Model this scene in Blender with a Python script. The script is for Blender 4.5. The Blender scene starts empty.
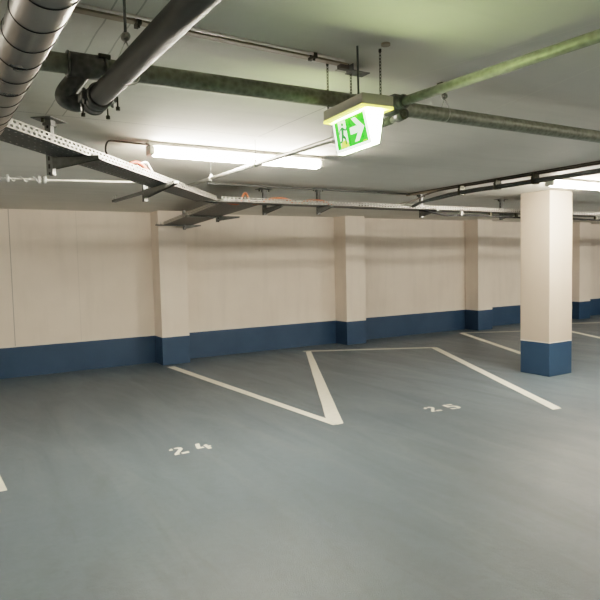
import bpy, bmesh, math, random
from mathutils import Vector, Matrix
from math import sin, cos, pi, radians as rad
random.seed(4)
col = bpy.context.scene.collection
CEIL = 2.346

# ------------------------------------------------------------------ materials
def newmat(name):
    m = bpy.data.materials.new(name); m.use_nodes = True
    nt = m.node_tree; b = nt.nodes['Principled BSDF']
    return m, nt, b
class N:
    """small helper for writing node maths"""
    def __init__(s, nt): s.nt = nt
    def node(s, t, **k):
        n = s.nt.nodes.new(t)
        for a, v in k.items(): setattr(n, a, v)
        return n
    def put(s, sock, v):
        if isinstance(v, bpy.types.NodeSocket): s.nt.links.new(v, sock)
        elif v is not None: sock.default_value = v
    def m(s, op, a, b=None, c=None, clamp=False):
        n = s.node('ShaderNodeMath', operation=op); n.use_clamp = clamp
        s.put(n.inputs[0], a)
        if b is not None: s.put(n.inputs[1], b)
        if c is not None: s.put(n.inputs[2], c)
        return n.outputs[0]
    def mix(s, f, a, b):
        n = s.node('ShaderNodeMix', data_type='RGBA'); s.put(n.inputs[0], f)
        s.put(n.inputs[6], a); s.put(n.inputs[7], b); return n.outputs[2]
    def noise(s, vec, scale, detail=4, rough=.55, dist=0):
        n = s.node('ShaderNodeTexNoise'); s.put(n.inputs['Vector'], vec)
        n.inputs['Scale'].default_value = scale; n.inputs['Detail'].default_value = detail
        n.inputs['Roughness'].default_value = rough; n.inputs['Distortion'].default_value = dist
        return n.outputs[0]
    def obj(s): return s.node('ShaderNodeTexCoord').outputs['Object']
    def pos(s): return s.node('ShaderNodeNewGeometry').outputs['Position']
    def xyz(s, v):
        n = s.node('ShaderNodeSeparateXYZ'); s.put(n.inputs[0], v); return n.outputs
    def scale(s, v, sc, rot=(0,0,0)):
        n = s.node('ShaderNodeMapping'); s.put(n.inputs[0], v); n.inputs['Scale'].default_value = sc
        n.inputs['Rotation'].default_value = rot; return n.outputs[0]
    def ramp(s, v, a, b, lo=0, hi=1):
        n = s.node('ShaderNodeMapRange'); s.put(n.inputs[0], v)
        for i, q in enumerate((a, b, lo, hi)): n.inputs[i+1].default_value = q
        return n.outputs[0]
    def bump(s, h, strength, dist, b):
        n = s.node('ShaderNodeBump'); n.inputs['Strength'].default_value = strength
        n.inputs['Distance'].default_value = dist; s.put(n.inputs['Height'], h)
        s.nt.links.new(n.outputs[0], b.inputs['Normal'])
    def band(s, v, c, w):       # 1 where |v-c|<w
        return s.m('LESS_THAN', s.m('ABSOLUTE', s.m('SUBTRACT', v, c)), w)
def C(r, g, b): return (r, g, b, 1)
def srgb(r, g, b):
    f = lambda c: ((c/255+.055)/1.055)**2.4 if c > 10 else c/255/12.92
    return (f(r), f(g), f(b), 1)

def simple(name, c, rough=.5, metal=0, var=.12, scale=30, emis=None, es=0, bump=0):
    m, nt, b = newmat(name); n = N(nt)
    f = n.ramp(n.noise(n.obj(), scale, 4), .3, .7)
    dark = tuple(x*(1-var) for x in c[:3])+(1,); lite = tuple(min(1, x*(1+var)) for x in c[:3])+(1,)
    n.put(b.inputs['Base Color'], n.mix(f, dark, lite))
    n.put(b.inputs['Roughness'], n.ramp(f, 0, 1, max(.05, rough-.08), min(1, rough+.08)))
    b.inputs['Metallic'].default_value = metal
    if emis: b.inputs['Emission Color'].default_value = emis; b.inputs['Emission Strength'].default_value = es
    if bump: n.bump(n.noise(n.obj(), scale*3, 3), .4, bump, b)
    return m

def floor_mat():
    m, nt, b = newmat('painted_floor'); n = N(nt); p = n.pos()
    big = n.noise(p, .55, 5, .6, .4)
    streak = n.noise(n.scale(p, (1.1, .22, 1), (0, 0, rad(58))), 2.4, 6, .62, .8)
    streak2 = n.noise(n.scale(p, (1.6, .18, 1), (0, 0, rad(35))), 2.0, 5, .6, 1.2)
    fine = n.noise(p, 70, 3, .7)
    c = n.mix(n.ramp(big, .32, .68), srgb(82, 96, 106), srgb(95, 108, 116))
    c = n.mix(n.ramp(streak, .45, .72, 0, .45), c, srgb(76, 84, 87))
    c = n.mix(n.ramp(streak2, .55, .75, 0, .35), c, srgb(118, 127, 129))
    c = n.mix(n.ramp(fine, .3, .8, 0, .16), c, srgb(130, 132, 128))
    mid = n.noise(p, 16, 4, .65, .6); c = n.mix(n.ramp(mid, .42, .75, 0, .30), c, srgb(72, 80, 84))
    arc = n.noise(n.scale(p, (3.5, .5, 1), (0, 0, rad(-40))), 3.2, 4, .7, 1.6); c = n.mix(n.ramp(arc, .60, .74, 0, .4), c, srgb(70, 76, 78))
    spot = n.noise(p, 5.5, 2, .5)
    c = n.mix(n.ramp(spot, .72, .80, 0, .35), c, srgb(66, 72, 74))
    n.put(b.inputs['Base Color'], c)
    n.put(b.inputs['Roughness'], n.ramp(streak, .3, .7, .33, .46))
    b.inputs['Specular IOR Level'].default_value = .5
    h = n.m('ADD', n.m('ADD', n.noise(p, 140, 3, .7), n.m('MULTIPLY', mid, .8)), n.m('MULTIPLY', streak, 1.2))
    n.bump(h, .55, .005, b)
    return m

def ceiling_mat():
    m, nt, b = newmat('painted_concrete_ceiling'); n = N(nt); p = n.pos(); x, y, z = n.xyz(p)
    big = n.noise(p, .8, 5, .6)
    c = n.mix(n.ramp(big, .3, .7), srgb(222, 219, 210), srgb(234, 231, 222))
    c = n.mix(n.ramp(n.noise(n.scale(p, (.25, 3, 1)), 2, 4), .5, .75, 0, .25), c, srgb(190, 188, 180))
    wob = n.m('MULTIPLY', n.m('SUBTRACT', n.noise(p, 3, 2), .5), .02)
    def seam(v, at, w, u, lo, hi):
        r = n.m('MULTIPLY', n.m('GREATER_THAN', u, lo), n.m('LESS_THAN', u, hi))
        return n.m('MULTIPLY', n.band(n.m('ADD', v, wob), at, w), r)
    dark = None; lite = None
    for v, at, w, u, lo, hi in ((x, .585, .003, y, -3, 3.5), (y, 3.49, .004, x, -2, 1.86), (x, 1.80, .004, y, 2.4, 3.5),
                                (y, 2.52, .004, x, 1.7, 2.6), (x, .50, .003, y, 1.9, 3.5), (x, 7.3, .004, y, -2, 9), (y, 7.0, .004, x, -2, 20)):
        s_ = seam(v, at, w, u, lo, hi); dark = s_ if dark is None else n.m('MAXIMUM', dark, s_)
    xr = n.m('SUBTRACT', x, n.m('MULTIPLY', y, .23)); xr2 = n.m('ADD', x, n.m('MULTIPLY', y, .24))
    for v, at, w, u, lo, hi in ((xr, 2.155, .006, y, .8, 3.3), (xr2, 2.37, .005, y, .9, 2.3), (y, 8.28, .006, x, .2, 1.7)):
        s_ = seam(v, at, w, u, lo, hi); lite = s_ if lite is None else n.m('MAXIMUM', lite, s_)
    c = n.mix(n.m('MULTIPLY', dark, .42), c, srgb(95, 93, 88))
    c = n.mix(n.m('MULTIPLY', lite, .45), c, srgb(236, 234, 222))
    n.put(b.inputs['Base Color'], c); b.inputs['Roughness'].default_value = .75
    n.bump(n.m('SUBTRACT', n.noise(p, 9, 5), n.m('MULTIPLY', dark, .6)), .25, .01, b)
    return m

def wall_mat(name, band_z, stripe=True, seams=(), k=1.0):
    m, nt, b = newmat(name); n = N(nt); p = n.pos(); x, y, z = n.xyz(p)
    c = n.mix(n.ramp(n.noise(p, 1.1, 5), .3, .7), srgb(228, 215, 202), srgb(240, 228, 215))
    c = n.mix(n.ramp(n.noise(n.scale(p, (2, 2, .25)), 3, 4), .5, .8, 0, .2), c, srgb(190, 180, 166))
    for at, a in seams:
        c = n.mix(n.m('MULTIPLY', n.band(x, at, .006), a), c, srgb(120, 114, 106))
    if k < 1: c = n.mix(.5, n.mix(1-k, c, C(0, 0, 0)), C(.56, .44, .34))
    blue = n.mix(n.ramp(n.noise(p, 2.2, 4), .3, .7), srgb(40, 67, 94), srgb(50, 77, 104))
    if stripe:
        zz = n.m('ADD', z, n.m('MULTIPLY', n.m('SUBTRACT', n.noise(p, 6, 2), .5), .006))
        c = n.mix(n.m('LESS_THAN', zz, band_z+.012), c, srgb(226, 220, 210))
        c = n.mix(n.m('LESS_THAN', zz, band_z), c, blue)
    n.put(b.inputs['Base Color'], c); n.put(b.inputs['Roughness'], n.ramp(z, band_z-.01, band_z, .45, .8))
    n.bump(n.noise(p, 60, 3), .15, .004, b)
    return m

def slotted(name, base, rough, metal, px, dx, rows, axis='x', across='z', size=.0045, dark=False):
    """galvanised sheet with punched slots: transparent holes, or with dark set, holes painted with the shade inside"""
    m, nt, b = newmat(name); n = N(nt); o = n.obj(); c3 = dict(zip('xyz', n.xyz(o)))
    f = n.ramp(n.noise(o, 45, 4), .3, .7)
    n.put(b.inputs['Base Color'], n.mix(f, tuple(q*.82 for q in base[:3])+(1,), base))
    b.inputs['Metallic'].default_value = metal; b.inputs['Roughness'].default_value = rough
    hole = None
    for k, r in enumerate(rows):
        v = n.m('ADD', c3[axis], 10 + (px/2 if k % 2 else 0)); fr = n.m('FRACT', n.m('DIVIDE', v, px))
        h = n.m('MULTIPLY', n.m('LESS_THAN', fr, dx), n.band(c3[across], r, size))
        hole = h if hole is None else n.m('MAXIMUM', hole, h)
    if dark:
        src = b.inputs['Base Color'].links[0].from_socket; n.put(b.inputs['Base Color'], n.mix(hole, src, C(.01, .01, .01))); n.put(b.inputs['Metallic'], n.m('MULTIPLY', n.m('SUBTRACT', 1, hole), metal)); return m  # slots painted near black for the shade inside them
    tr = n.node('ShaderNodeBsdfTransparent'); mx = n.node('ShaderNodeMixShader')
    n.put(mx.inputs[0], hole); nt.links.new(b.outputs[0], mx.inputs[1]); nt.links.new(tr.outputs[0], mx.inputs[2])
    nt.links.new(mx.outputs[0], nt.nodes['Material Output'].inputs[0])
    return m

def galv_mat(name, c1, c2, rough, metal=.7, scale=28):
    m, nt, b = newmat(name); n = N(nt); o = n.obj()
    v = n.node('ShaderNodeTexVoronoi'); n.put(v.inputs['Vector'], o); v.inputs['Scale'].default_value = scale*1.6
    f = n.m('ADD', n.m('MULTIPLY', v.outputs['Distance'], .5), n.m('MULTIPLY', n.noise(o, scale*.4, 5, .7), .8))
    n.put(b.inputs['Base Color'], n.mix(n.ramp(f, .35, 1.0), c1, c2))
    n.put(b.inputs['Roughness'], n.ramp(f, .3, 1, rough-.08, rough+.1)); b.inputs['Metallic'].default_value = metal
    n.bump(n.noise(o, 80, 3), .1, .002, b)
    return m

M = {}
M['floor'] = floor_mat(); M['ceil'] = ceiling_mat()
M['wall'] = wall_mat('painted_wall', .4265, True, ((.747, .55), (1.63, .12), (6.62, .35), (13.5, .3)))
M['pil'] = wall_mat('painted_pilaster', .4265)
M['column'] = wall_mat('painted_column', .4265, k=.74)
M['line'] = simple('white_road_paint', srgb(232, 228, 214), .5, 0, .06, 12, bump=.001)
M['line_thin'] = simple('worn_white_road_paint', srgb(206, 205, 194), .5, 0, .1, 12)
M['pipe'] = galv_mat('dull_galvanised_pipe', C(.20, .21, .165), C(.44, .45, .37), .5, .25)
M['pipe_big'] = galv_mat('dull_grey_steel_pipe', C(.10, .102, .097), C(.165, .168, .162), .5, .4, 12)
M['cast'] = galv_mat('cast_fitting', C(.12, .12, .11), C(.28, .28, .265), .5, .3, 30)
M['conduit'] = galv_mat('light_steel_conduit', C(.30, .30, .285), C(.44, .43, .41), .4, .5)
M['duct'] = galv_mat('spiral_duct_steel', C(.27, .265, .25), C(.42, .41, .39), .30, .92, 7)
M['seam'] = simple('dark_duct_seam', C(.10, .10, .10), .4, .7)
M['rail'] = slotted('slotted_side_rail', C(.42, .405, .38), .5, .35, .042, .55, (.013, .034), size=.0055)
M['base'] = slotted('perforated_tray_base', C(.13, .135, .135), .5, .5, .05, .42, (.035, .085, .135, .185, .235, .285, .335, .385, -.05, -.12, -.19, -.26, -.33), 'x', 'y', .006)
M['post'] = slotted('slotted_channel', C(.24, .245, .24), .42, .65, .045, .55, (0,), 'z', 'x', .006, True)
M['brk'] = galv_mat('bracket_steel', C(.14, .145, .14), C(.22, .225, .22), .45, .5)
M['bolt'] = simple('zinc_bolt', C(.55, .54, .5), .35, .8)
M['darkbolt'] = simple('dark_bolt', C(.07, .07, .05), .45, .6)
M['black'] = simple('black_cable', C(.018, .019, .021), .75, 0)
M['grey_cable'] = simple('grey_cable', C(.10, .105, .10), .5, 0)
M['orange'] = simple('orange_cable', C(.50, .15, .07), .5, 0)
M['red'] = simple('red_cable', C(.55, .08, .06), .5, 0)
M['brown'] = simple('brown_cable', C(.11, .095, .08), .5, 0)
M['white_pl'] = simple('white_plastic', C(.72, .70, .66), .4, 0, .05)
M['clear_pl'] = simple('cloudy_plastic', C(.6, .6, .58), .25, 0, .15, 60)
M['trunk'] = simple('beige_trunking', srgb(172, 160, 142), .55, 0, .06)
M['lamp_body'] = simple('grey_lamp_body', C(.52, .50, .47), .5, 0, .05)
M['lamp'] = simple('lamp_diffuser', C(.9, .9, .9), .4, 0, .01, emis=C(1, .90, .76), es=75)
M['sign_box'] = simple('grey_sign_housing', srgb(190, 186, 172), .5, 0, .04)
M['sign_ring'] = simple('yellow_lit_rim', srgb(235, 230, 120), .4, 0, .02, emis=C(.85, .85, .15), es=.8)
M['sign_white'] = simple('lit_white_acrylic', C(.9, .9, .9), .3, 0, .01, emis=C(.80, 1, .42), es=48.0)
M['sign_border'] = simple('lit_sign_border', C(.9, .9, .9), .3, 0, .01, emis=C(.93, 1, .86), es=1.2)
M['sign_green'] = simple('lit_green_acrylic', C(.05, .5, .05), .3, 0, .02, emis=C(.03, .62, .02), es=.55)
M['sign_pict'] = simple('lit_white_pictogram', C(.8, .9, .8), .3, 0, .02, emis=C(.82, 1, .75), es=.7)
M['sign_yel'] = simple('lit_yellow_mark', C(.8, .8, .2), .3, 0, .02, emis=C(.75, .95, .10), es=.5)
M['sign_dark'] = simple('green_running_figure', C(.03, .3, .05), .3, 0, .02, emis=C(.01, .25, .02), es=.4)

# ------------------------------------------------------------------ mesh helpers
def bx(bm, c, s, rot=None):
    g = bmesh.ops.create_cube(bm, size=1)['verts']
    for v in g:
        p = Vector((v.co.x*s[0], v.co.y*s[1], v.co.z*s[2]))
        if rot is not None: p = rot @ p
        v.co = p + Vector(c)
    return g
def frame(d):
    d = d.normalized(); a = Vector((0, 0, 1)) if abs(d.z) < .9 else Vector((1, 0, 0))
    u = d.cross(a).normalized(); return u, d.cross(u).normalized()
def tube(bm, pts, r, n=20, cap=True):
    pts = [Vector(p) for p in pts]; rs = r if isinstance(r, (list, tuple)) else [r]*len(pts)
    rings = []; u = None
    for i, p in enumerate(pts):
        if i == 0: t = pts[1]-p
        elif i == len(pts)-1: t = p-pts[i-1]
        else: t = (pts[i+1]-p).normalized()+(p-pts[i-1]).normalized()
        t = t.normalized() if t.length > 1e-9 else (pts[i]-pts[i-1]).normalized()
        if u is None: u, w = frame(t)
        else:
            u = (u-t*u.dot(t)).normalized(); w = t.cross(u)
        w = t.cross(u)
        rings.append([bm.verts.new(p+(u*cos(a)+w*sin(a))*rs[i]) for a in [2*pi*k/n for k in range(n)]])
    for a, b in zip(rings, rings[1:]):
        for k in range(n):
            fc = bm.faces.new((a[k], a[(k+1) % n], b[(k+1) % n], b[k])); fc.smooth = True
    if cap: bm.faces.new(rings[0][::-1]); bm.faces.new(rings[-1])
def spline(pts, k=8):
    pts = [Vector(p) for p in pts]; P = [pts[0]*2-pts[1]]+pts+[pts[-1]*2-pts[-2]]; out = []
    for i in range(1, len(P)-2):
        for j in range(k):
            t = j/k; a, b, c, d = P[i-1:i+3]
            out.append(.5*((2*b)+(c-a)*t+(2*a-5*b+4*c-d)*t*t+(3*b-3*c+d-a)*t**3))
    out.append(pts[-1]); return out
def ring(bm, c, axis, R, r, n=36, m=8, tilt=None):
    c = Vector(c); d = Vector(axis).normalized(); u, w = frame(d)
    rings = []
    for i in range(n):
        a = 2*pi*i/n; rad_ = u*cos(a)+w*sin(a)
        rings.append([bm.verts.new(c+rad_*(R+r*cos(b))+d*r*sin(b)) for b in [2*pi*k/m for k in range(m)]])
    for i in range(n):
        A, B = rings[i], rings[(i+1) % n]
        for k in range(m):
            fc = bm.faces.new((A[k], A[(k+1) % m], B[(k+1) % m], B[k])); fc.smooth = True
def prism(bm, poly, f, h0, h1):
    """poly in 2d, f maps (a,b,h) to 3d"""
    lo = [bm.verts.new(f(a, b, h0)) for a, b in poly]; hi = [bm.verts.new(f(a, b, h1)) for a, b in poly]
    bm.faces.new(lo[::-1]); bm.faces.new(hi); n = len(poly)
    for i in range(n): bm.faces.new((lo[i], lo[(i+1) % n], hi[(i+1) % n], hi[i]))
def obj(name, bm, m, parent=None, bevel=0, loc=None, rotz=None):
    bmesh.ops.recalc_face_normals(bm, faces=bm.faces)
    me = bpy.data.meshes.new(name); bm.to_mesh(me); bm.free(); me.materials.append(m)
    o = bpy.data.objects.new(name, me); col.objects.link(o)
    if loc is not None: o.location = loc
    if rotz is not None: o.rotation_euler = (0, 0, rotz)
    if parent: o.parent = parent
    if bevel:
        b = o.modifiers.new('bevel', 'BEVEL'); b.width = bevel; b.segments = 2; b.limit_method = 'ANGLE'
    return o
def thing(name, label, cat, loc=(0, 0, 0), rotz=0, group=None):
    o = bpy.data.objects.new(name, None); col.objects.link(o); o.empty_display_size = .1
    o.location = loc; o.rotation_euler = (0, 0, rotz); o['label'] = label; o['category'] = cat
    if group: o['group'] = group
    return o
def tag(o, label, cat, group=None):
    o['label'] = label; o['category'] = cat
    if group: o['group'] = group
    return o
def struct(name, bm, m, **k):
    o = obj(name, bm, m, **k); o['kind'] = 'structure'; return o
def B(): return bmesh.new()
def dup(root, loc, rotz=None, label=None):
    r = root.copy(); col.objects.link(r); r.location = loc
    if rotz is not None: r.rotation_euler = (0, 0, rotz)
    if label: r['label'] = label
    for ch in list(root.children):
        c = ch.copy(); col.objects.link(c); c.parent = r
        for g in ch.children:
            d = g.copy(); col.objects.link(d); d.parent = c
    return r

# ------------------------------------------------------------------ the garage shell
X0, X1, Y0, Y1 = -5.0, 24.0, -7.0, 9.03
bm = B(); bx(bm, ((X0+X1)/2, (Y0+Y1)/2, -.1), (X1-X0+.4, Y1-Y0+.4, .2)); struct('floor', bm, M['floor'])
bm = B(); bx(bm, ((X0+X1)/2, (Y0+Y1)/2, CEIL+.1), (X1-X0+.4, Y1-Y0+.4, .2)); struct('ceiling', bm, M['ceil'])
bm = B(); bx(bm, ((X0+X1)/2, Y1+.1, CEIL/2), (X1-X0, .2, CEIL)); struct('wall_back', bm, M['wall'])
bm = B(); bx(bm, ((X0+X1)/2, Y0-.1, CEIL/2), (X1-X0, .2, CEIL)); struct('wall_front', bm, M['pil'])
bm = B(); bx(bm, (X0-.1, (Y0+Y1)/2, CEIL/2), (.2, Y1-Y0, CEIL)); struct('wall_left', bm, M['pil'])
bm = B(); bx(bm, (X1+.1, (Y0+Y1)/2, CEIL/2), (.2, Y1-Y0, CEIL)); struct('wall_right', bm, M['pil'])

PIL = ((2.73, 'white wall pilaster with blue foot under the dead-end cable tray'),
       (6.17, 'white wall pilaster with blue foot behind the corner of bay 25'),
       (9.58, 'white wall pilaster with blue foot just left of the freestanding column'),
       (13.08, 'white wall pilaster with blue foot seen right of the freestanding column'))
for x, lb in PIL:
    bm = B(); bx(bm, (.218, -.183, CEIL/2), (.436, .366, CEIL))
    tag(obj('wall_pilaster', bm, M['pil'], bevel=.006, loc=(x, Y1, 0)), lb, 'pilaster', 'pilasters along the back wall')
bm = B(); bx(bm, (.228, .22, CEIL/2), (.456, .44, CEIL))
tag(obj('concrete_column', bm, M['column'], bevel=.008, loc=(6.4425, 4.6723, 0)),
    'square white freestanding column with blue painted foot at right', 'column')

# ------------------------------------------------------------------ floor markings
def strip(p0, p1, w, q0=None, q1=None):
    """flat stripe whose left edge runs from p0 to p1"""
def quad(name, pts, m, label, h=.0015):
    bm = B(); cx = sum(p[0] for p in pts)/len(pts); cy = sum(p[1] for p in pts)/len(pts)
    # subdivide outline slightly so that paint edges are not razor straight
    out = []
    for i, p in enumerate(pts):
        q = pts[(i+1) % len(pts)]; L = math.dist(p, q); k = max(1, int(L/.25))
        nx, ny = -(q[1]-p[1])/L, (q[0]-p[0])/L
        for j in range(k):
            t = j/k; w = 0 if j == 0 else random.uniform(-.002, .002)
            out.append((p[0]+(q[0]-p[0])*t+nx*w-cx, p[1]+(q[1]-p[1])*t+ny*w-cy))
    prism(bm, out, lambda a, b, h_: Vector((a, b, h_)), 0, h)
    return tag(obj(name, bm, m, loc=(cx, cy, .0003)), label, 'floor marking')
quad('bay_line', [(2.735, 8.50), (2.845, 8.49), (3.06, 4.68), (3.02, 4.44), (2.985, 4.45)], M['line'],
     'white floor line from the left pilaster foot to the point of the V')
quad('bay_line', [(5.145, 8.44), (5.245, 8.44), (3.10, 4.44), (3.025, 4.435), (3.062, 4.68)], M['line'],
     'wide white floor line rising from the V point to the back corner of bay 25')
def along(p, d, n, a, b): return (p[0]+d[0]*a+n[0]*b, p[1]+d[1]*a+n[1]*b)
d = Vector((1.96, -1.06)).normalized(); n_ = Vector((-d.y, d.x))
s0 = (5.165, 8.53)
quad('bay_line', [along(s0, d, n_, -.02, -.045), along(s0, d, n_, 2.25, -.045), along(s0, d, n_, 2.28, .045), along(s0, d, n_, -.02, .045)],
     M['line_thin'], 'thin white floor line closing the back end of bay 25')
quad('bay_line', [(7.105, 7.50), (7.20, 7.44), (5.18, 3.615), (5.065, 3.63)], M['line'],
     'white floor line on the right side of bay 25, ending short of the column')
quad('bay_line', [(8.965, 8.62), (9.065, 8.58), (7.27, 5.10), (7.17, 5.14)], M['line'],
     'white floor line running behind the freestanding column from the third pilaster')
s1 = (9.00, 8.62)
quad('bay_line', [along(s1, d, n_, .06, -.045), along(s1, d, n_, 2.24, -.045), along(s1, d, n_, 2.26, .045), along(s1, d, n_, .02, .045)],
     M['line_thin'], 'thin white floor line across the back of the bay behind the column')
quad('bay_line', [(10.87, 7.58), (10.97, 7.53), (9.0, 3.75), (8.9, 3.8)], M['line'],
     'slanting white floor line emerging right of the column')
s2 = (11.9, 8.38)
quad('bay_line', [along(s2, d, n_, 0, -.045), along(s2, d, n_, 2.24, -.045), along(s2, d, n_, 2.24, .045), along(s2, d, n_, 0, .045)],
     M['line_thin'], 'far thin white floor line seen right of the column by the back wall')
quad('bay_line', [(.268, 4.405), (.05, 8.5), (-.05, 8.5), (.165, 4.40)], M['line'],
     'white floor line whose tip enters at the left edge')

D2 = [[(0, .72), (0, .84), (.12, .98), (.18, .98), (.18, .80), (.15, .72)],
      [(.28, 1), (.46, 1), (.60, .88), (.60, .66), (.24, .16), (.24, 0), (.02, 0), (.02, .14), (.42, .70), (.40, .84), (.28, .86)],
      [(.34, 0), (.68, 0), (.68, .18), (.34, .18)]]
D4 = [[(0, .28), (0, .44), (.14, 1), (.34, 1), (.19, .43), (.32, .43), (.32, .28)],
      [(.40, 0), (.58, 0), (.58, .28), (.67, .28), (.67, .43), (.58, .43), (.58, .70), (.40, .62)]]
D5 = [[(.02, .46), (.02, 1), (.22, 1), (.22, .64), (.28, .64), (.28, .46)],
      [(.30, .84), (.62, .84), (.62, 1), (.30, 1)],
      [(.34, .48), (.34, .64), (.52, .64), (.68, .5), (.68, .14), (.5, 0), (.38, 0), (.38, .16), (.46, .2), (.46, .42), (.42, .48)],
      [(0, .02), (0, .18), (.3, .16), (.3, 0), (.12, 0)]]
def digits(loc, rot, h, items, label):
    t = thing('bay_number', label, 'number', (loc[0], loc[1], 0), rot, 'painted bay numbers')
    for ofs, d_, nm in items:
        bm = B()
        for poly in d_:
            prism(bm, [(ofs+a*h, b*h) for a, b in poly], lambda a, b, q: Vector((a, b, q)), .0004, .0018)
        obj('painted_digit', bm, M['line'], t)
digits((1.472, 4.455), rad(0), .18, ((0, D2, 2), (.212, D4, 4)), 'stencilled white number 24 on the blue grey floor')
digits((4.055, 4.265), rad(-10), .18, ((0, D2, 2), (.238, D5, 5)), 'stencilled white number 25 on the blue grey floor')

# ------------------------------------------------------------------ fluorescent lamps
def make_lamp(label, x0, L, y):
    t = thing('fluorescent_lamp', label, 'lamp', (x0, y, CEIL+.001), 0, 'fluorescent ceiling lamps')
    bm = B(); bx(bm, (L/2, 0, -.012), (L, .062, .024)); bx(bm, (L/2, 0, -.029), (L, .10, .012)); obj('lamp_housing', bm, M['lamp_body'], t, bevel=.008)
    bm = B(); n = 14
    prof = [(.053*cos(rad(174)+rad(192)*k/n), -.050+.048*sin(rad(174)+rad(192)*k/n)) for k in range(n+1)]
    a = [bm.verts.new((.045, p, q)) for p, q in prof]; b = [bm.verts.new((L-.045, p, q)) for p, q in prof]
    for k in range(n):
        fc = bm.faces.new((a[k], a[k+1], b[k+1], b[k])); fc.smooth = True
    bm.faces.new(a); bm.faces.new(b[::-1]); bm.faces.new((a[0], b[0], b[-1], a[-1]))
    obj('diffuser', bm, M['lamp'], t)
    for xx in (.022, L-.022):
        bm = B(); bx(bm, (xx, 0, -.064), (.042, .10, .06)); obj('end_cap', bm, M['white_pl'], t, bevel=.012)
    for xx in (.3*L, .75*L):
        bm = B(); bx(bm, (xx, 0, -.034), (.02, .116, .012))
        obj('clip', bm, M['bolt'], t)
    return t
lampL = make_lamp('long glowing fluorescent lamp on the ceiling above the cable tray bend', 1.19, 1.40, 3.95)
dup(lampL, (5.42, 3.95, CEIL+.001), label='glowing fluorescent lamp on the ceiling in front of the white column')
for lx, ly, lb in ((9.7, 3.95, 'unseen fluorescent lamp added past the column for more light'), (-3.1, 3.95, 'unseen fluorescent lamp added left of the frame for more light'),
                   (5.4, -2.2, 'unseen fluorescent lamp added behind the viewer on the right for more light'),
                   (9.7, -1.8, 'unseen fluorescent lamp added behind the viewer far right for more light'), (13.9, 3.95, 'unseen fluorescent lamp added near the far end for more light')):
    dup(lampL, (lx, ly, CEIL+.001), label=lb)  # unseen lamps added because the two visible ones leave the garage too dark
bm = B(); tube(bm, spline([(1.195, 3.95, 2.325), (1.1, 3.96, 2.33), (.98, 3.97, 2.335), (.93, 3.95, 2.32), (.905, 3.90, 2.25), (.93, 3.85, 2.19), (.96, 3.86, 2.15)]), .006, 8)
tag(obj('lamp_cable', bm, M['brown']), 'thin dark cable from the left lamp end down to the tray', 'cable')

# ------------------------------------------------------------------ pipes
t = thing('sprinkler_main_pipe', 'dark galvanised pipe crossing the whole view below the ceiling behind the exit sign', 'pipe', (.47, 2.10, 2.20))
bm = B(); tube(bm, [(-1.6, 0.08, 0), (-.14, .055, 0), (1.06, .005, 0), (2.83, -.035, 0), (5.2, -.10, 0)], .0335, 28); obj('pipe', bm, M['pipe'], t)
bm = B(); tube(bm, [(-.085, .053, 0), (.035, .05, 0)], .042, 28)
ring(bm, (-.085, .053, 0), (1, 0, 0), .040, .005); ring(bm, (.035, .05, 0), (1, 0, 0), .040, .006)
obj('tee_fitting', bm, M['cast'], t)
bm = B(); tube(bm, spline([(-.03, .06, -.005), (-.052, .08, -.035), (-.085, .11, -.078), (-.088, .118, -.100), (-.06, .116, -.112), (-.035, .108, -.113)], 8), .031, 24)
obj('return_bend', bm, M['cast'], t)
for a in (0.9, 2.4):
    bm = B(); v = Vector((.03, .05+cos(a)*.046, sin(a)*.046)); tube(bm, [v-Vector((.02, 0, 0)), v+Vector((.02, 0, 0))], .009, 6); obj('bolt', bm, M['darkbolt'], t)
bm = B(); bx(bm, (1.275, -.03, .0), (.05, .085, .085)); tube(bm, [(1.275, -.03, 0), (1.275, -.085, 0)], .03, 20)
obj('branch_saddle', bm, M['cast'], t, bevel=.012)

t = thing('drain_pipe', 'thick grey steel pipe slanting toward the viewer, ending in a bolted coupling', 'pipe', (.470, 2.13, 2.085))
bm = B(); tube(bm, [(0, 0, 0), (.03, -1.0, 0.0), (.10, -3.3, 0)], .036, 36); obj('pipe', bm, M['pipe_big'], t)
bm = B(); tube(bm, [(-.001, .045, 0), (.002, -.06, 0)], .041, 32)
ring(bm, (-.001, .045, 0), (0, 1, 0), .036, .009); ring(bm, (.0, 0, 0), (0, 1, 0), .041, .004); ring(bm, (.002, -.06, 0), (0, 1, 0), .039, .006)
obj('end_coupling', bm, M['cast'], t)
for (bx_, by_) in ((-.046, -.01), (.048, -.01)):
    bm = B(); bx(bm, (bx_, by_, 0), (.022, .07, .026)); tube(bm, [(bx_, by_-.02, .026), (bx_, by_-.02, -.03)], .006, 8)
    obj('clamp_lug', bm, M['cast'], t, bevel=.006)
for k, (q, w_) in enumerate(((.044, .03), (.047, -.10), (-.04, .03))):
    bm = B(); tube(bm, [(q, w_, -.01), (q, w_, -.048)], .003, 8); tube(bm, [(q, w_, -.044), (q, w_, -.056)], .0075, 6)
    obj('bolt', bm, M['darkbolt'], t)

t = thing('sprinkler_branch_pipe', 'galvanised pipe running from the exit sign up to the right edge, lit green', 'pipe', (1.745, 2.05, 2.20))
bm = B(); tube(bm, [(0, -.03, 0), (.075, -1.1, 0), (.2, -3.2, 0)], .0205, 24); obj('pipe', bm, M['pipe'], t)
bm = B(); tube(bm, [(0, -.012, 0), (.003, -.055, 0)], .028, 20); ring(bm, (.003, -.055, 0), (0, 1, 0), .026, .006); obj('collar', bm, M['cast'], t)

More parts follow.
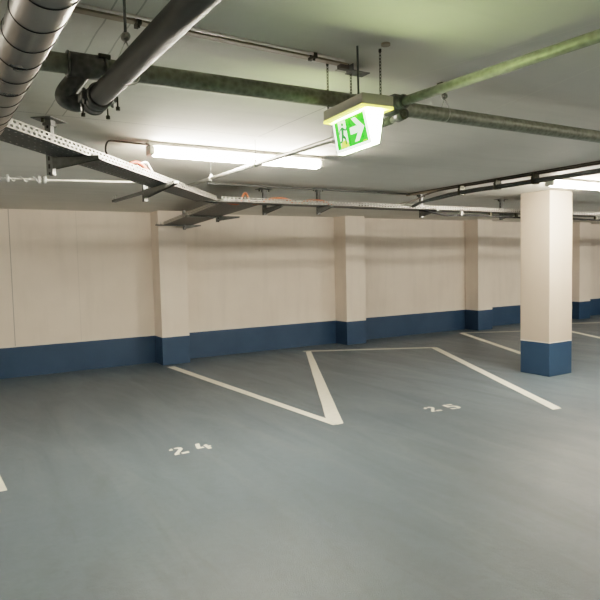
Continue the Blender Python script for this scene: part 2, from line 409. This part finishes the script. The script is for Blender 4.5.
t = thing('small_conduit', 'slim light grey conduit running from behind the exit sign past the left lamp', 'pipe', (1.80, 2.14, 2.155))
bm = B(); tube(bm, [(-.03, -.12, 0), (0, 0, 0), (.02, 1.2, .02), (.035, 3.05, .052)], .0145, 16); obj('conduit', bm, M['conduit'], t)
bm = B(); tube(bm, [(-.03, -.12, .0), (-.015, -.06, 0.0)], .024, 16); obj('collar', bm, M['cast'], t)
bm = B(); tube(bm, [(-.005, .0, 0), (.0, .10, 0)], .019, 16); obj('collar', bm, M['cast'], t)
for yy in (1.45, 2.25):
    bm = B(); ring(bm, (.02+.008*(yy-1.2), yy, .02+.0173*(yy-1.2)), (0, 1, 0), .015, .004, 20); bx(bm, (.02+.008*(yy-1.2), yy, .042+.0173*(yy-1.2)), (.016, .014, .024)); obj('pipe_clip', bm, M['white_pl'], t)
    bm = B(); tube(bm, [(.02+.008*(yy-1.2), yy, .05), (.02+.008*(yy-1.2), yy, .191)], .0022, 6); obj('rod', bm, M['brk'], t)

# spiral duct
t = thing('spiral_duct', 'round shiny spiral seam ventilation duct at the upper left corner', 'duct', (.163, 1.20, 1.97))
p0, p1 = Vector((.073, -2.2, 0)), Vector((-.10, 3.0, 0)); dr = (p1-p0).normalized()
bm = B(); tube(bm, [p0+(p1-p0)*k/20 for k in range(21)], .0475, 64); obj('duct_wall', bm, M['duct'], t)
u, w = frame(dr)
bm = B(); L = (p1-p0).length; turns = L/.112; pts = []; K = 40
for i in range(int(turns*K)):
    a = 2*pi*i/K; pts.append(p0+dr*(i/K*.112)+(u*cos(a)+w*sin(a))*.0480)
tube(bm, pts, .0013, 6)
obj('spiral_seam', bm, M['seam'], t)
for yy in (-.6, 2.3):
    bm = B(); c = p0+(p1-p0)*((yy-p0.y)/(p1.y-p0.y)); ring(bm, c, dr, .049, .003)
    bx(bm, (c.x, c.y, .048+(.328)/2), (.02, .004, .328)); obj('hanger_strap', bm, M['bolt'], t)

# white conduit at the left with a spiral wrap
t = thing('white_plastic_conduit', 'thin white conduit crossing behind the tray at left, partly spiral wrapped', 'conduit', (.7, 4.985, 2.2))
bm = B(); tube(bm, [(-2.3, .10, 0), (0, 0, 0), (.85, -.11, 0.01)], .0085, 12); obj('conduit', bm, M['white_pl'], t)
bm = B(); pts = []
for i in range(260):
    a = i*2*pi/18; xx = -1.3+i*1.3/260; pts.append((xx, .0-xx*.043+cos(a)*.018, sin(a)*.018))
tube(bm, pts, .006, 6)
for xx in (-.02, -.28, -.44, -.02-.04): tube(bm, [(xx-.012, -xx*.043, 0), (xx+.012, -xx*.043, 0)], .03, 12)
obj('spiral_wrap', bm, M['clear_pl'], t)
bm = B(); bx(bm, (-.9, .04, .07), (.012, .012, .145)); obj('drop_clip', bm, M['white_pl'], t)

# hangers
def hanger(label, x, y, zring, R, zp, dx=0, rodr=.004, m=None):
    t = thing('pipe_hanger', label, 'hanger', (x, y, CEIL), 0, 'wire pipe hangers')
    bm = B(); tube(bm, [(0, 0, 0), (0, 0, zring-CEIL+.012)], rodr, 10); obj('rod', bm, M['brk'], t)
    bm = B(); ring(bm, (0, 0, zring-CEIL), (0.6, .8, 0), .012, .0035, 20, 6); tube(bm, [(0, 0, zring-CEIL-.008), (0, 0, zring-CEIL+.006)], .008, 8); obj('eye', bm, M['bolt'], t)
    bm = B()
    top = Vector((0, 0, zring-CEIL-.012)); cz = zp-CEIL
    for sgn in (-1, 1):
        if R[1] == 'x': P = [top]+[Vector((dx, sgn*cos(a)*R[0], cz+sin(a)*R[0])) for a in (.5, 0, -.5, -1.0, -pi/2)]
        else: P = [top]+[Vector((dx+sgn*cos(a)*R[0], 0, cz+sin(a)*R[0])) for a in (.5, 0, -.5, -1.0, -pi/2)]
        tube(bm, spline(P, 5), .0016, 6)
    obj('wire_loop', bm, M['bolt'], t); return t
h = hanger('rod and eye with wire loop holding the thick drain pipe', .49, 1.80, 2.19, (.038, 'y'), 2.085, 0.0, .0045)
h = hanger('short rod with wire loop holding the crossing main pipe right of the sign', 2.08, 2.085, 2.285, (.036, 'x'), 2.20, 0.0, .005)
bm = B()
for xx in (-.02, .02): tube(bm, [(xx, 0, 0), (xx, 0, -.012)], .012, 6)
bx(bm, (0, 0, -.004), (.07, .03, .006)); obj('anchor_plate', bm, M['darkbolt'], h)
hanger('thin wire hanger on the slim conduit behind the sign', 1.80, 2.62, 2.24, (.017, 'y'), 2.155, 0, .003)

# ceiling trunking
def run(name, pts, w, h, m, label, cat):
    bm = B()
    for a, b in zip(pts, pts[1:]):
        a, b = Vector(a), Vector(b); d_ = b-a; R_ = Matrix.Rotation(math.atan2(d_.y, d_.x), 3, 'Z')
        bx(bm, (a+b)/2, (d_.length, w, h), R_)
    return tag(obj(name, bm, m, bevel=.002), label, cat)
run('flat_trunking', [(-1.0, 2.00, CEIL-.004), (1.5, 2.08, CEIL-.004)], .034, .008, M['trunk'], 'flat beige cable trunking on the ceiling from the duct toward the exit sign', 'trunking')
bm = B(); tube(bm, [(-1.0, 1.955, CEIL-.005), (1.46, 2.035, CEIL-.005)], .005, 10); tag(obj('ceiling_cable', bm, M['white_pl']), 'thin pale cable clipped beside the beige ceiling trunking', 'cable')
for xx, lb in ((.60, 'small dark clip on the beige ceiling trunking between the pipes'), (1.31, 'small dark clip on the beige ceiling trunking near the exit sign')):
    bm = B(); bx(bm, (0, 0, -.01), (.014, .05, .02)); tube(bm, [(0, -.01, -.012), (0, -.01, -.028)], .005, 8)
    tag(obj('cable_clip', bm, M['darkbolt'], loc=(xx, 2.045, CEIL)), lb, 'clip', 'clips on the ceiling trunking')

# ------------------------------------------------------------------ exit sign
SX, SY, SZ = 1.462, 1.957, 2.10
t = thing('exit_sign', 'glowing green exit sign with running figure and white arrow hanging on chains', 'exit sign', (SX, SY, SZ), rad(-4.5))
bm = B(); bx(bm, (0, 0, .024), (.145, .305, .042)); obj('sign_housing', bm, M['sign_box'], t, bevel=.003)
bm = B()
for s in (-1, 1):
    bx(bm, (s*.061, 0, -.002), (.022, .303, .010)); bx(bm, (0, s*.141, -.002), (.144, .022, .010))
obj('lit_rim', bm, M['sign_ring'], t)
# wedge shaped light body
TX, BX_, YT, YB, ZT, ZB = .040, .013, .126, .134, -.004, -.137
def body(fx0, fx1):
    bm = B(); vs = [bm.verts.new(p) for p in ((-TX, -YT, ZT), (TX, -YT, ZT), (TX, YT, ZT), (-TX, YT, ZT), (-BX_, -YB, ZB), (BX_, -YB, ZB), (BX_, YB, ZB), (-BX_, YB, ZB))]
    for f in ((0, 1, 2, 3), (4, 7, 6, 5), (0, 4, 5, 1), (1, 5, 6, 2), (2, 6, 7, 3), (3, 7, 4, 0)): bm.faces.new([vs[i] for i in f])
    return bm
obj('light_body', body(0, 0), M['sign_white'], t, bevel=.003)
def face_map(side):
    def f(a, b, h):      # a 0..1 left to right as read, b 0..1 bottom to top
        y = (0.5-a)*2*(YB+(YT-YB)*b); x = BX_+(TX-BX_)*b + h
        y2 = y if side < 0 else -y
        return Vector((side*x, y2, ZB+(ZT-ZB)*b))
    return f
for side in (-1, 1):
    f = face_map(side)
    bm = B(); prism(bm, [(.004, .006), (.996, .006), (.996, .97), (.004, .97)], f, .0035, .0046); bf = obj('face_panel', bm, M['sign_border'], t)
    bm = B(); prism(bm, [(.06, .10), (.93, .10), (.93, .92), (.06, .92)], f, .0050, .0058); g = obj('green_field', bm, M['sign_green'], bf)
    k = lambda pts: [(a, b) for a, b in pts]
    bm = B(); prism(bm, [(.17, .12), (.40, .12), (.40, .90), (.17, .90)], f, .0062, .0066); obj('door_symbol', bm, M['sign_pict'], bf)
    bm = B(); prism(bm, [(.17, .12), (.40, .12), (.40, .22), (.33, .34), (.20, .30)], f, .0068, .0072); obj('floor_symbol', bm, M['sign_yel'], bf)
    # running figure
    bm = B(); r = .033; cx, cy = .305, .80
    prism(bm, [(cx+r*cos(q*pi/5), cy+r*1.6*sin(q*pi/5)) for q in range(10)], f, .0074, .0080)
    def limb(a, b, w0, w1):
        w0 *= 1.35; w1 *= 1.35
        (ax, ay), (bx2, by2) = a, b; dx, dy = (bx2-ax)*1.63, by2-ay; L_ = math.hypot(dx, dy); nx, ny = -dy/L_/1.63, dx/L_
        prism(bm, [(ax+nx*w0, ay+ny*w0), (bx2+nx*w1, by2+ny*w1), (bx2-nx*w1, by2-ny*w1), (ax-nx*w0, ay-ny*w0)], f, .0074, .0080)
    limb((.30, .72), (.27, .46), .045, .038); limb((.30, .68), (.385, .60), .020, .018); limb((.385, .60), (.43, .68), .018, .014)
    limb((.285, .70), (.21, .66), .02, .017); limb((.21, .66), (.19, .54), .017, .013)
    limb((.275, .48), (.345, .36), .034, .026); limb((.345, .36), (.335, .20), .026, .018)
    limb((.265, .48), (.235, .32), .034, .026); limb((.235, .32), (.16, .30), .024, .018)
    obj('running_figure', bm, M['sign_dark'], bf)
    bm = B()
    s_ = lambda pts: pts
    prism(bm, [(.50, .42), (.50, .62), (.69, .62), (.69, .42)], f, .0062, .0066)
    prism(bm, [(.58, .86), (.70, .86), (.90, .52), (.70, .18), (.58, .18), (.765, .52)], f, .0062, .0066)
    prism(bm, [(.69, .42), (.69, .62), (.78, .53), (.78, .51)], f, .0063, .0067)
    obj('arrow_symbol', bm, M['sign_pict'], bf)
    bm = B(); prism(bm, [(.80, .125), (.90, .125), (.90, .145), (.80, .145)], f, .0062, .0066); obj('small_print', bm, M['sign_yel'], bf)
def chain(px, py):
    bm = B(); z = .045; k = 0
    while z < CEIL-SZ-.01:
        ax = (1, .3, 0) if k % 2 else (-.3, 1, 0)
        n0 = len(bm.verts); ring(bm, (px, py, z+.007), ax, .0048, .0013, 10, 5); bm.verts.ensure_lookup_table()
        for v in bm.verts[n0:]: v.co.z = z+.007+(v.co.z-z-.007)*1.7
        z += .0125; k += 1
    tube(bm, [(px, py, CEIL-SZ-.012), (px, py, CEIL-SZ)], .006, 6)
    return obj('chain', bm, M['darkbolt'], t)
chain(-.055, .14); chain(.06, .14); chain(.062, -.08)
bm = B(); tube(bm, [(-.045, -.085, .04), (-.045, -.082, CEIL-SZ-.004)], .0045, 10); tube(bm, [(-.045, -.085, .04), (-.045, -.085, .052)], .008, 10); obj('supply_cable', bm, M['grey_cable'], t)
# small mounting plate and terminal box above the sign
t = thing('junction_plate', 'small perforated metal plate with terminals on the ceiling above the exit sign', 'plate', (1.56, 2.08, CEIL))
bm = B(); bx(bm, (0, 0, -.03), (.09, .06, .004)); bx(bm, (-.04, 0, -.015), (.004, .05, .03)); obj('plate', bm, M['brk'], t)
bm = B(); bx(bm, (-.075, .0, -.012), (.045, .03, .024)); obj('terminal_box', bm, M['brown'], t, bevel=.003)
bm = B(); bx(bm, (.0, .07, -.003), (.12, .022, .006)); obj('fixing_strip', bm, M['bolt'], t)
bm = B(); tube(bm, [(0, 0, 0), (0, 0, -.008)], .018, 24); tag(obj('blanking_disc', bm, M['trunk'], loc=(1.50, 1.815, CEIL)), 'small pale round disc on the ceiling above the exit sign chains', 'disc')

# ------------------------------------------------------------------ cable trays
def tray(label, loc, ang, L, w, zt=2.18, h=.046, rails=(1, 1)):
    t = thing('cable_tray', label, 'cable tray', (loc[0], loc[1], zt-h), ang, 'perforated steel cable trays')
    sg = 1 if w > 0 else -1
    if rails[0]:
        bm = B(); bx(bm, (L/2, .001*sg, h/2), (L, .0016, h)); bx(bm, (L/2, .006*sg, h-.001), (L, .012, .002)); obj('side_rail', bm, M['rail'], t)
    if rails[1]:
        bm = B(); bx(bm, (L/2, 0, h/2), (L, .0016, h)); bx(bm, (L/2, -.006*sg, h-.001), (L, .012, .002)); o = obj('side_rail', bm, M['rail'], t); o.location = (0, w, 0)
    bm = B(); bx(bm, (L/2, w/2, .001), (L, abs(w)-.003, .0018)); obj('perforated_base', bm, M['base'], t)
    return t
A1 = math.atan2(.77, .64); T1 = Vector((.288, 2.952))-Vector((.64, .77))*1.2
tray('perforated steel cable tray running diagonally from behind the spiral duct', T1, A1, 4.33, .21)
tray('long perforated cable tray parallel to the back wall, passing behind the column', (2.345, 5.38), 0, 15.0, .22)
a3 = math.atan2(3.3, .43)
tray('dead-end cable tray branching toward the left wall pilaster', (2.42, 5.615), a3, 3.1, -.44)

def bracket(label, x, y, adir, L, back=0, zb=2.055, head=True):
    """ceiling post with a cantilever arm; adir = direction of the arm"""
    t = thing('tray_bracket', label, 'bracket', (x, y, zb), adir, 'cantilever brackets under the cable trays')
    H_ = CEIL-zb; A = 2.131-zb
    bm = B(); bx(bm, (0, -.016, H_/2), (.036, .003, H_)); bx(bm, (-.017, 0, H_/2), (.003, .03, H_)); bx(bm, (.017, 0, H_/2), (.003, .03, H_))
    bx(bm, (0, .016, H_/2), (.036, .003, H_)); o = obj('post', bm, M['post'], t)
    bm = B(); f = lambda a, b, q: Vector((a, q, b))
    prism(bm, [(.02, A-.062), (.02, A), (L, A), (L, A-.018)], f, -.018, -.015)
    prism(bm, [(.02, A-.062), (.02, A), (L, A), (L, A-.018)], f, .015, .018)
    bx(bm, ((L+.02)/2, 0, A-.0015), (L-.02, .036, .003)); bx(bm, (L, 0, A-.009), (.003, .036, .018))
    obj('arm', bm, M['brk'], t)
    if back:
        bm = B(); bx(bm, (-back/2-.02, 0, A-.011), (back, .036, .02)); obj('arm_tail', bm, M['brk'], t)
        for q in (.06, .0):
            bm = B(); tube(bm, [(-back+q, 0, A-.01), (-back+q, 0, A+.04)], .005, 8); tube(bm, [(-back+q, 0, A+.005), (-back+q, 0, A+.014)], .011, 6); obj('bolt', bm, M['bolt'], t)
    if head:
        bm = B(); bx(bm, (0, 0, H_-.002), (.12, .16, .006)); bx(bm, (0, 0, H_-.02), (.05, .05, .03)); obj('head_plate', bm, M['brk'], t)
        for q in (-.06, .06):
            bm = B(); tube(bm, [(0, q, H_-.003), (0, q, H_-.028)], .009, 6); obj('bolt', bm, M['darkbolt'], t)
    return t
ap = A1-pi/2
bracket('slotted bracket nearest the spiral duct under the diagonal tray', .53, 3.61, ap, .30, zb=2.035)
bracket('slotted bracket with long tail and bolts under the middle of the diagonal tray', 1.42, 4.82, -pi/2+rad(5), .62, .76, zb=2.04, head=False)
bracket('bracket under the long tray left of the second pilaster', 3.64, 5.63, -pi/2, .27)
bracket('bracket where the dead-end tray leaves the long tray', 3.08, 5.88, -pi/2, .40)
bracket('bracket under the long tray where the ceiling cables drop in', 5.22, 5.66, -pi/2, .30)
bracket('bracket under the long tray just left of the column', 6.75, 5.68, -pi/2, .30)
bracket('bracket under the long tray beyond the column', 9.9, 5.68, -pi/2, .30)
bracket('middle bracket under the dead-end tray', 2.97, 6.96, 0, .30, .40, head=False)
bracket('last bracket under the dead-end tray near the wall', 3.10, 8.55, 0, .26, .42, head=False)

# cables
def cable(name, pts, r, m, label, cat='cable', k=1.046):
    pts = [(p[0]*k, p[1]*k, 1.5+(p[2]-1.5)*k) for p in pts]
    bm = B(); tube(bm, spline(pts), r, 10); return tag(obj(name, bm, m), label, cat)
cable('orange_cable', [(2.35, 5.32, 2.118), (2.5, 5.33, 2.11), (2.56, 5.33, 2.20), (2.585, 5.33, 2.215), (2.61, 5.33, 2.18), (2.64, 5.33, 2.118), (2.8, 5.32, 2.118)], .011, M['orange'], 'orange cable looping up at the tray corner')
cable('orange_cable', [(2.72, 5.30, 2.118), (2.85, 5.30, 2.165), (3.02, 5.30, 2.172), (3.14, 5.31, 2.13), (3.3, 5.30, 2.118)], .014, M['orange'], 'orange cable arching beside the short ceiling post')
cable('orange_cable', [(3.15, 5.27, 2.118), (3.26, 5.27, 2.158), (3.45, 5.27, 2.165), (3.6, 5.27, 2.12), (3.8, 5.27, 2.118)], .012, M['orange'], 'orange cable arching out of the long tray, farther right')
cable('red_cable', [(.93, 3.72, 2.118), (1.0, 3.80, 2.15), (1.08, 3.85, 2.185), (1.16, 3.92, 2.165), (1.24, 4.02, 2.118)], .012, M['red'], 'red cable loop rising over the diagonal tray below the lamp end')
cable('white_cable', [(1.02, 3.78, 2.118), (1.10, 3.88, 2.17), (1.18, 3.96, 2.21), (1.22, 4.0, 2.18), (1.28, 4.08, 2.118)], .007, M['white_pl'], 'pale cable loop beside the red cable on the diagonal tray')
for k, (yo, r_, mm, lb) in enumerate(((5.20, .012, 'black', 'black cable lying along the front of the long tray'), (5.24, .010, 'grey_cable', 'grey cable lying along the middle of the long tray'), (5.38, .013, 'black', 'black cable lying along the back of the long tray'))):
    cable('tray_cable', [(3.9, yo, 2.119), (6, yo+.02, 2.119), (9, yo-.01, 2.119), (14, yo, 2.119)], r_, M[mm], lb)
cable('tray_cable', [(.0, 2.75, 2.117), (.5, 3.35, 2.117), (1.3, 4.32, 2.117), (2.08, 5.24, 2.117), (2.5, 5.30, 2.117), (3.9, 5.30, 2.117)], .010, M['black'], 'black cable lying in the diagonal tray')
cable('brown_cable', [(4.35, 5.45, 2.15), (4.7, 5.47, 2.19), (5.0, 5.5, 2.26), (5.06, 5.4, 2.31), (5.0, 5.0, 2.325), (4.99, 4.0, 2.325), (4.99, 2.0, 2.325), (4.99, .2, 2.325)], .010, M['brown'], 'reddish brown cable climbing from the tray to the ceiling rail', k=1)
t = thing('ceiling_cable_bundle', 'dark cable bundle clipped to the ceiling, running from the long tray over the right lamp', 'cable', (4.95, 4.6, 2.262))
for ox, oz, r_ in ((-.022, 0, .012), (.006, .008, .013), (.0, -.018, .011)):
    bm = B(); tube(bm, spline([(-.10+ox, .84, -.115), (-.12+ox, .62, -.07), (-.05+ox, .40, -.03+oz), (.02+ox, .1, oz), (.02+ox, -.6, oz), (.01+ox, -1.6, oz), (.02+ox, -3.0, oz), (.02+ox, -4.6, oz)], 10), r_, 12)
    obj('cable', bm, M['grey_cable'], t)
for yy in (.12, -.38, -.84, -1.72, -2.6, -3.6):
    bm = B(); bx(bm, (.01, yy, .045), (.075, .03, .05)); bx(bm, (.01, yy, .075), (.02, .02, .018)); bx(bm, (.01, yy, -.034), (.06, .03, .006)); bx(bm, (.05, yy, 0), (.005, .03, .07)); bx(bm, (-.035, yy, 0), (.005, .03, .07))
    obj('clip', bm, M['darkbolt'], t)
run('ceiling_strip', [(5.02, 5.7, CEIL-.011), (5.02, -1, CEIL-.011)], .026, .022, M['trunk'], 'beige slim ceiling rail above the dark cable bundle at right', 'rail')
run('ceiling_strip', [(4.955, 5.6, CEIL-.006), (4.955, -1, CEIL-.006)], .014, .012, M['brown'], 'thin dark ceiling rail above the dark cable bundle at right', 'rail')
run('ceiling_strip', [(2.3, 5.62, CEIL-.009), (5.0, 5.62, CEIL-.009)], .022, .018, M['grey_cable'], 'long thin dark strip on the ceiling above the long tray', 'rail')  # dark strip laid along a thin dark line across the ceiling
t = thing('slung_cable', 'black cable slung under the long tray toward and past the column', 'cable', (5.07, 5.355, 2.075))
bm = B(); tube(bm, spline([(-.05, .12, .055), (-.02, .0, .03), (.10, -.01, .008), (.35, 0, -.012), (.8, 0, 0), (1.6, 0, -.012), (2.6, 0, -.004), (3.6, 0, -.012), (5.2, 0, -.004), (7.5, 0, -.01)], 8), .013, 10); obj('cable', bm, M['black'], t)
for k, xx in enumerate((.55, 1.08, 1.6, 3.4, 5.2)):
    bm = B(); bx(bm, (xx, 0, .018), (.035, .03, .05)); obj('clip', bm, M['white_pl'] if k == 0 else M['darkbolt'], t)

# ------------------------------------------------------------------ world, camera
w = bpy.data.worlds.new('world'); bpy.context.scene.world = w; w.use_nodes = True
w.node_tree.nodes['Background'].inputs[0].default_value = (1, .95, .88, 1); w.node_tree.nodes['Background'].inputs[1].default_value = .02
yaw, pitch, roll = .5392, .0617, -.0227
F = Vector((sin(yaw)*cos(pitch), cos(yaw)*cos(pitch), -sin(pitch))); R0 = Vector((cos(yaw), -sin(yaw), 0)); U0 = R0.cross(F)
R = R0*cos(roll)+U0*sin(roll); U = -R0*sin(roll)+U0*cos(roll)
cam = bpy.data.cameras.new('camera'); co = bpy.data.objects.new('camera', cam); col.objects.link(co)
mt = Matrix((R, U, -F)).transposed().to_4x4(); mt.translation = Vector((0, 0, 1.5)); co.matrix_world = mt
cam.sensor_width = 36; cam.sensor_fit = 'HORIZONTAL'; cam.lens = 585/600*36; cam.clip_start = .02
bpy.context.scene.camera = co
vs = bpy.context.scene.view_settings; vs.view_transform = 'Filmic'; vs.look = 'Medium High Contrast'; vs.exposure = 1.42
